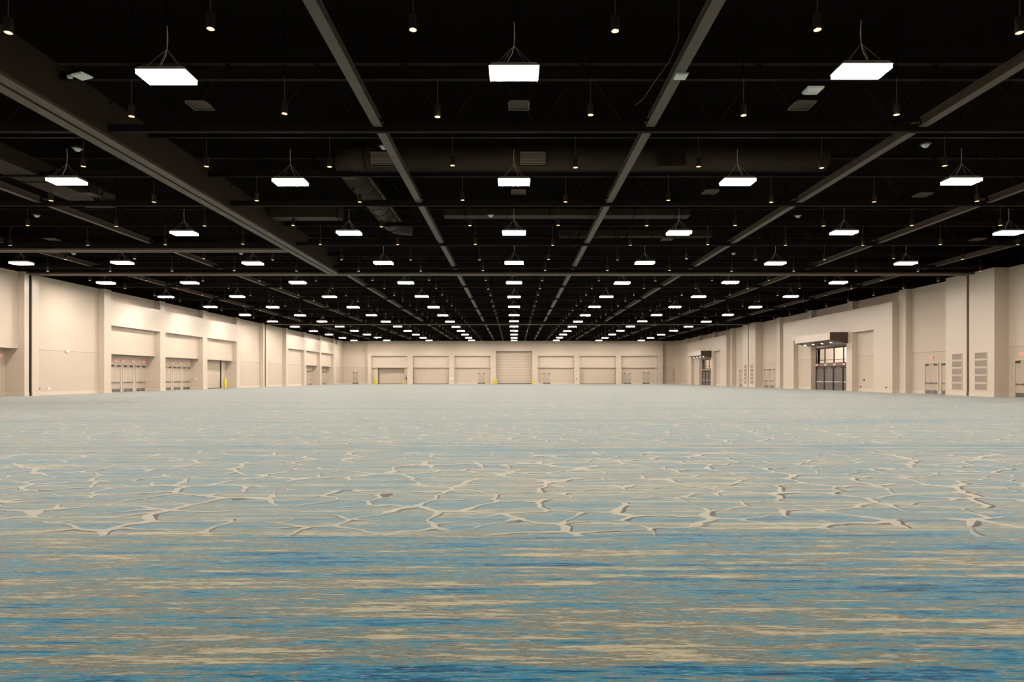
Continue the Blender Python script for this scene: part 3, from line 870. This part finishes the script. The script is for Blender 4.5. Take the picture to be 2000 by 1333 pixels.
def can_single(mb, c):
    x, y, z = c
    mb.lathe([(0.0, 0.34), (0.09, 0.33), (0.092, 0.0), (0.082, 0.0)], 10, 0, c)
    mb.lathe([(0.084, 0.0), (0.074, 0.075)], 10, 1, c)
    mb.lathe([(0.0, 0.060), (0.074, 0.076)], 10, 2, c)
    mb.tube([(x, y, z + 0.34), (x, y, z + 1.15)], 0.012, 3, 3)
    mb.tube([(x, y, z + 1.15), (x, y, z + DECK - CH + 0.03)], 0.012, 3, 4)
can0 = None; single_me = None
far_mb = MB(); n_ind = 0
for j in range(27):
    y = 14.2 + 4.572 * j
    for i in range(-8, 8):
        x = 4.572 * (i + 0.5)
        if abs(x) * 1227 / y > 1010: continue
        if y > 139 or x > 36 : continue
        nm = i + 1 if i >= 0 else -i
        lb = 'small cylinder downlight, %s row from the camera, %s column %s of centre' % (ORD[j + 1], ORD[nm], 'right' if i >= 0 else 'left')
        z = CH + random.uniform(-0.05, 0.05)
        if n_ind >= 300:
            can_single(far_mb, (x, y, z)); continue
        n_ind += 1
        if j < 8:
            if can0 is None: can0 = make_can((x, y, z), lb)
            else:
                c_ = copy_tree(can0, (x, y, z), lb)
                if j == 3 and -7 < x < 14: shorten(c_, 10.66 if x < -6 else 10.61)
                if j == 6 and 3 < x < 13: shorten(c_, 10.66)
        else:
            if single_me is None:
                q = MB(); can_single(q, (0, 0, 0)); single_me = q.mesh('cylinder_downlight', [M['can'], M['baffle'], M['bulb'], M['track'], M['black']])
            o = bpy.data.objects.new('cylinder_downlight', single_me); COL.objects.link(o); o.location = (x, y, z)
            tag(o, lb, 'downlight', 'small cylinder downlights in rows')
o = far_mb.build('distant_downlights', [M['can'], M['baffle'], M['bulb'], M['track'], M['black']])
tag(o, 'distant rows of tiny downlights near the far wall', 'downlight', kind='stuff')

# ------------------------------------------------------------------ pendant domes, panels and access points
def dome(loc, label):
    r = thing('pendant_speaker', loc, label, 'ceiling speaker', 'small pendant ceiling speakers')
    MB().lathe([(0.0, -0.10), (0.07, -0.09), (0.12, -0.03), (0.13, 0.0)], 16).build('dome', M['white'], r, smooth=True)
    MB().lathe([(0.13, 0.0), (0.19, 0.015), (0.19, 0.03), (0.06, 0.12), (0.03, 0.14)], 16).build('shade', M['track'], r, smooth=True)
    MB().tube([(0, 0, 0.14), (0, 0, DECK - CAM_H - 8.6)], 0.012, 5).build('stem', M['steel'], r)
for k, (x, y, tx) in enumerate(((-4.85, 23.4, 'below the near left ceiling track'), (-16.4, 23.6, 'above the second lamp at the far left'), (15.2, 23.2, 'near the right ceiling track'),
                 (-25.3, 33.3, 'between the left tracks'), (-1.25, 33.3, 'just left of the centre lamps'), (15.1, 33.4, 'under the second right track'),
                 (15.2, 43.5, 'farther along the second right track'), (-18.9, 43.5, 'over the fourth row lamp left of centre'), (-30.5, 43.5, 'between the two left partition tracks'))):
    dome((x, y, CAM_H + 8.6), 'small white dome speaker %s' % tx)

def unlit_panel(loc, label):
    r = thing('framed_panel', loc, label, 'ceiling panel', 'unlit framed ceiling panels behind the lamps')
    MB().box(-0.32, 0.32, -0.32, -0.29, 0, 0.05).box(-0.32, 0.32, 0.29, 0.32, 0, 0.05).box(-0.32, -0.29, -0.32, 0.32, 0, 0.05).box(0.29, 0.32, -0.32, 0.32, 0, 0.05).build('frame', M['track'], r)
    MB().box(-0.29, 0.29, -0.29, 0.29, 0.03, 0.05).build('plate', M['duct'], r)
    MB().lathe([(0.06, 0.05), (0.05, 0.10), (0.0, 0.13)], 12).build('sensor', M['white'], r, smooth=True)
    top = (10.60 if 28 < loc[1] < 29 and -7 < loc[0] < 14 else DECK) - loc[2]
    for sx in (-0.3, 0.3):
        MB().tube([(sx, 0, 0.05), (sx, 0, top)], 0.006, 4).build('hanger_rod', M['steel'], r)
for x, y, tx in ((-9.6, 19.2, 'behind the first lamp left of centre'), (0.15, 19.2, 'behind the nearest centre lamp'), (8.8, 19.2, 'behind the first lamp right of centre'),
              (-19.3, 28.6, 'behind the leftmost second row lamp'), (0.2, 28.15, 'behind the second row centre lamp'), (8.8, 28.15, 'behind the second row lamp right of centre'),
              (18.6, 28.6, 'behind the rightmost second row lamp'), (9.2, 37.8, 'behind the third row lamp right of centre'), (-27.8, 37.8, 'above the fourth row lamps near the left wall'), (27.9, 37.8, 'beside the third row lamp at the right edge')):
    unlit_panel((x, y, CAM_H + 8.3), 'dark framed square panel hanging %s' % tx)

def access_point(loc, label, rz=0, sx=1.0, stem=True):
    r = thing('access_point', loc, label, 'wireless access point', 'white ceiling access points', rz)
    MB().frustum(0.14 * sx, 0.14, 0.0, 0.17 * sx, 0.17, 0.03).box(-0.17 * sx, 0.17 * sx, -0.17, 0.17, 0.03, 0.06).build('cover', M['white'], r)
    if stem: MB().tube([(0, 0, 0.06), (0, 0, DECK - loc[2])], 0.015, 5).build('stem', M['steel'], r)
access_point((4.65, 17.5, 9.81), 'white square access point under the first right ceiling track', stem=False)
access_point((-11.9, 17.3, 9.72), 'white oval access point left of the first lamp', math.radians(-20), 1.25)
r = thing('junction_box', (-12.3, 17.4, 9.75), 'tiny white junction box left of the oval access point', 'junction box')
MB().box(-0.06, 0.06, -0.04, 0.04, 0, 0.07).build('box', M['white'], r)
MB().tube([(0, 0, 0.07), (0, 0, DECK - 9.75)], 0.01, 4).build('conduit', M['steel'], r)
r = thing('access_point', (8.85, 18.6, 9.90), 'white flat unit with bright dot, below the right front lamp', 'wireless access point', 'white ceiling access points')
MB().frustum(0.18, 0.16, 0.0, 0.24, 0.2, 0.05).box(-0.24, 0.24, -0.2, 0.2, 0.05, 0.10).build('cover', M['white'], r)
MB().tube([(0, 0, 0.1), (0, 0, DECK - 9.9)], 0.012, 5).build('stem', M['steel'], r)
r = thing('ceiling_cable', (3.3, 18.0, 9.9), 'thin drooping dark cable beside the first right ceiling track', 'cable')
MB().tube([(1.1, -1.2, DECK - 9.9), (1.1, -1.2, 0.6), (0.95, -0.8, 0.2), (0.75, -0.1, 0.05), (0.6, 0.9, -0.05), (0.45, 1.5, 0.0)], 0.012, 5).build('cord', M['track'], r)
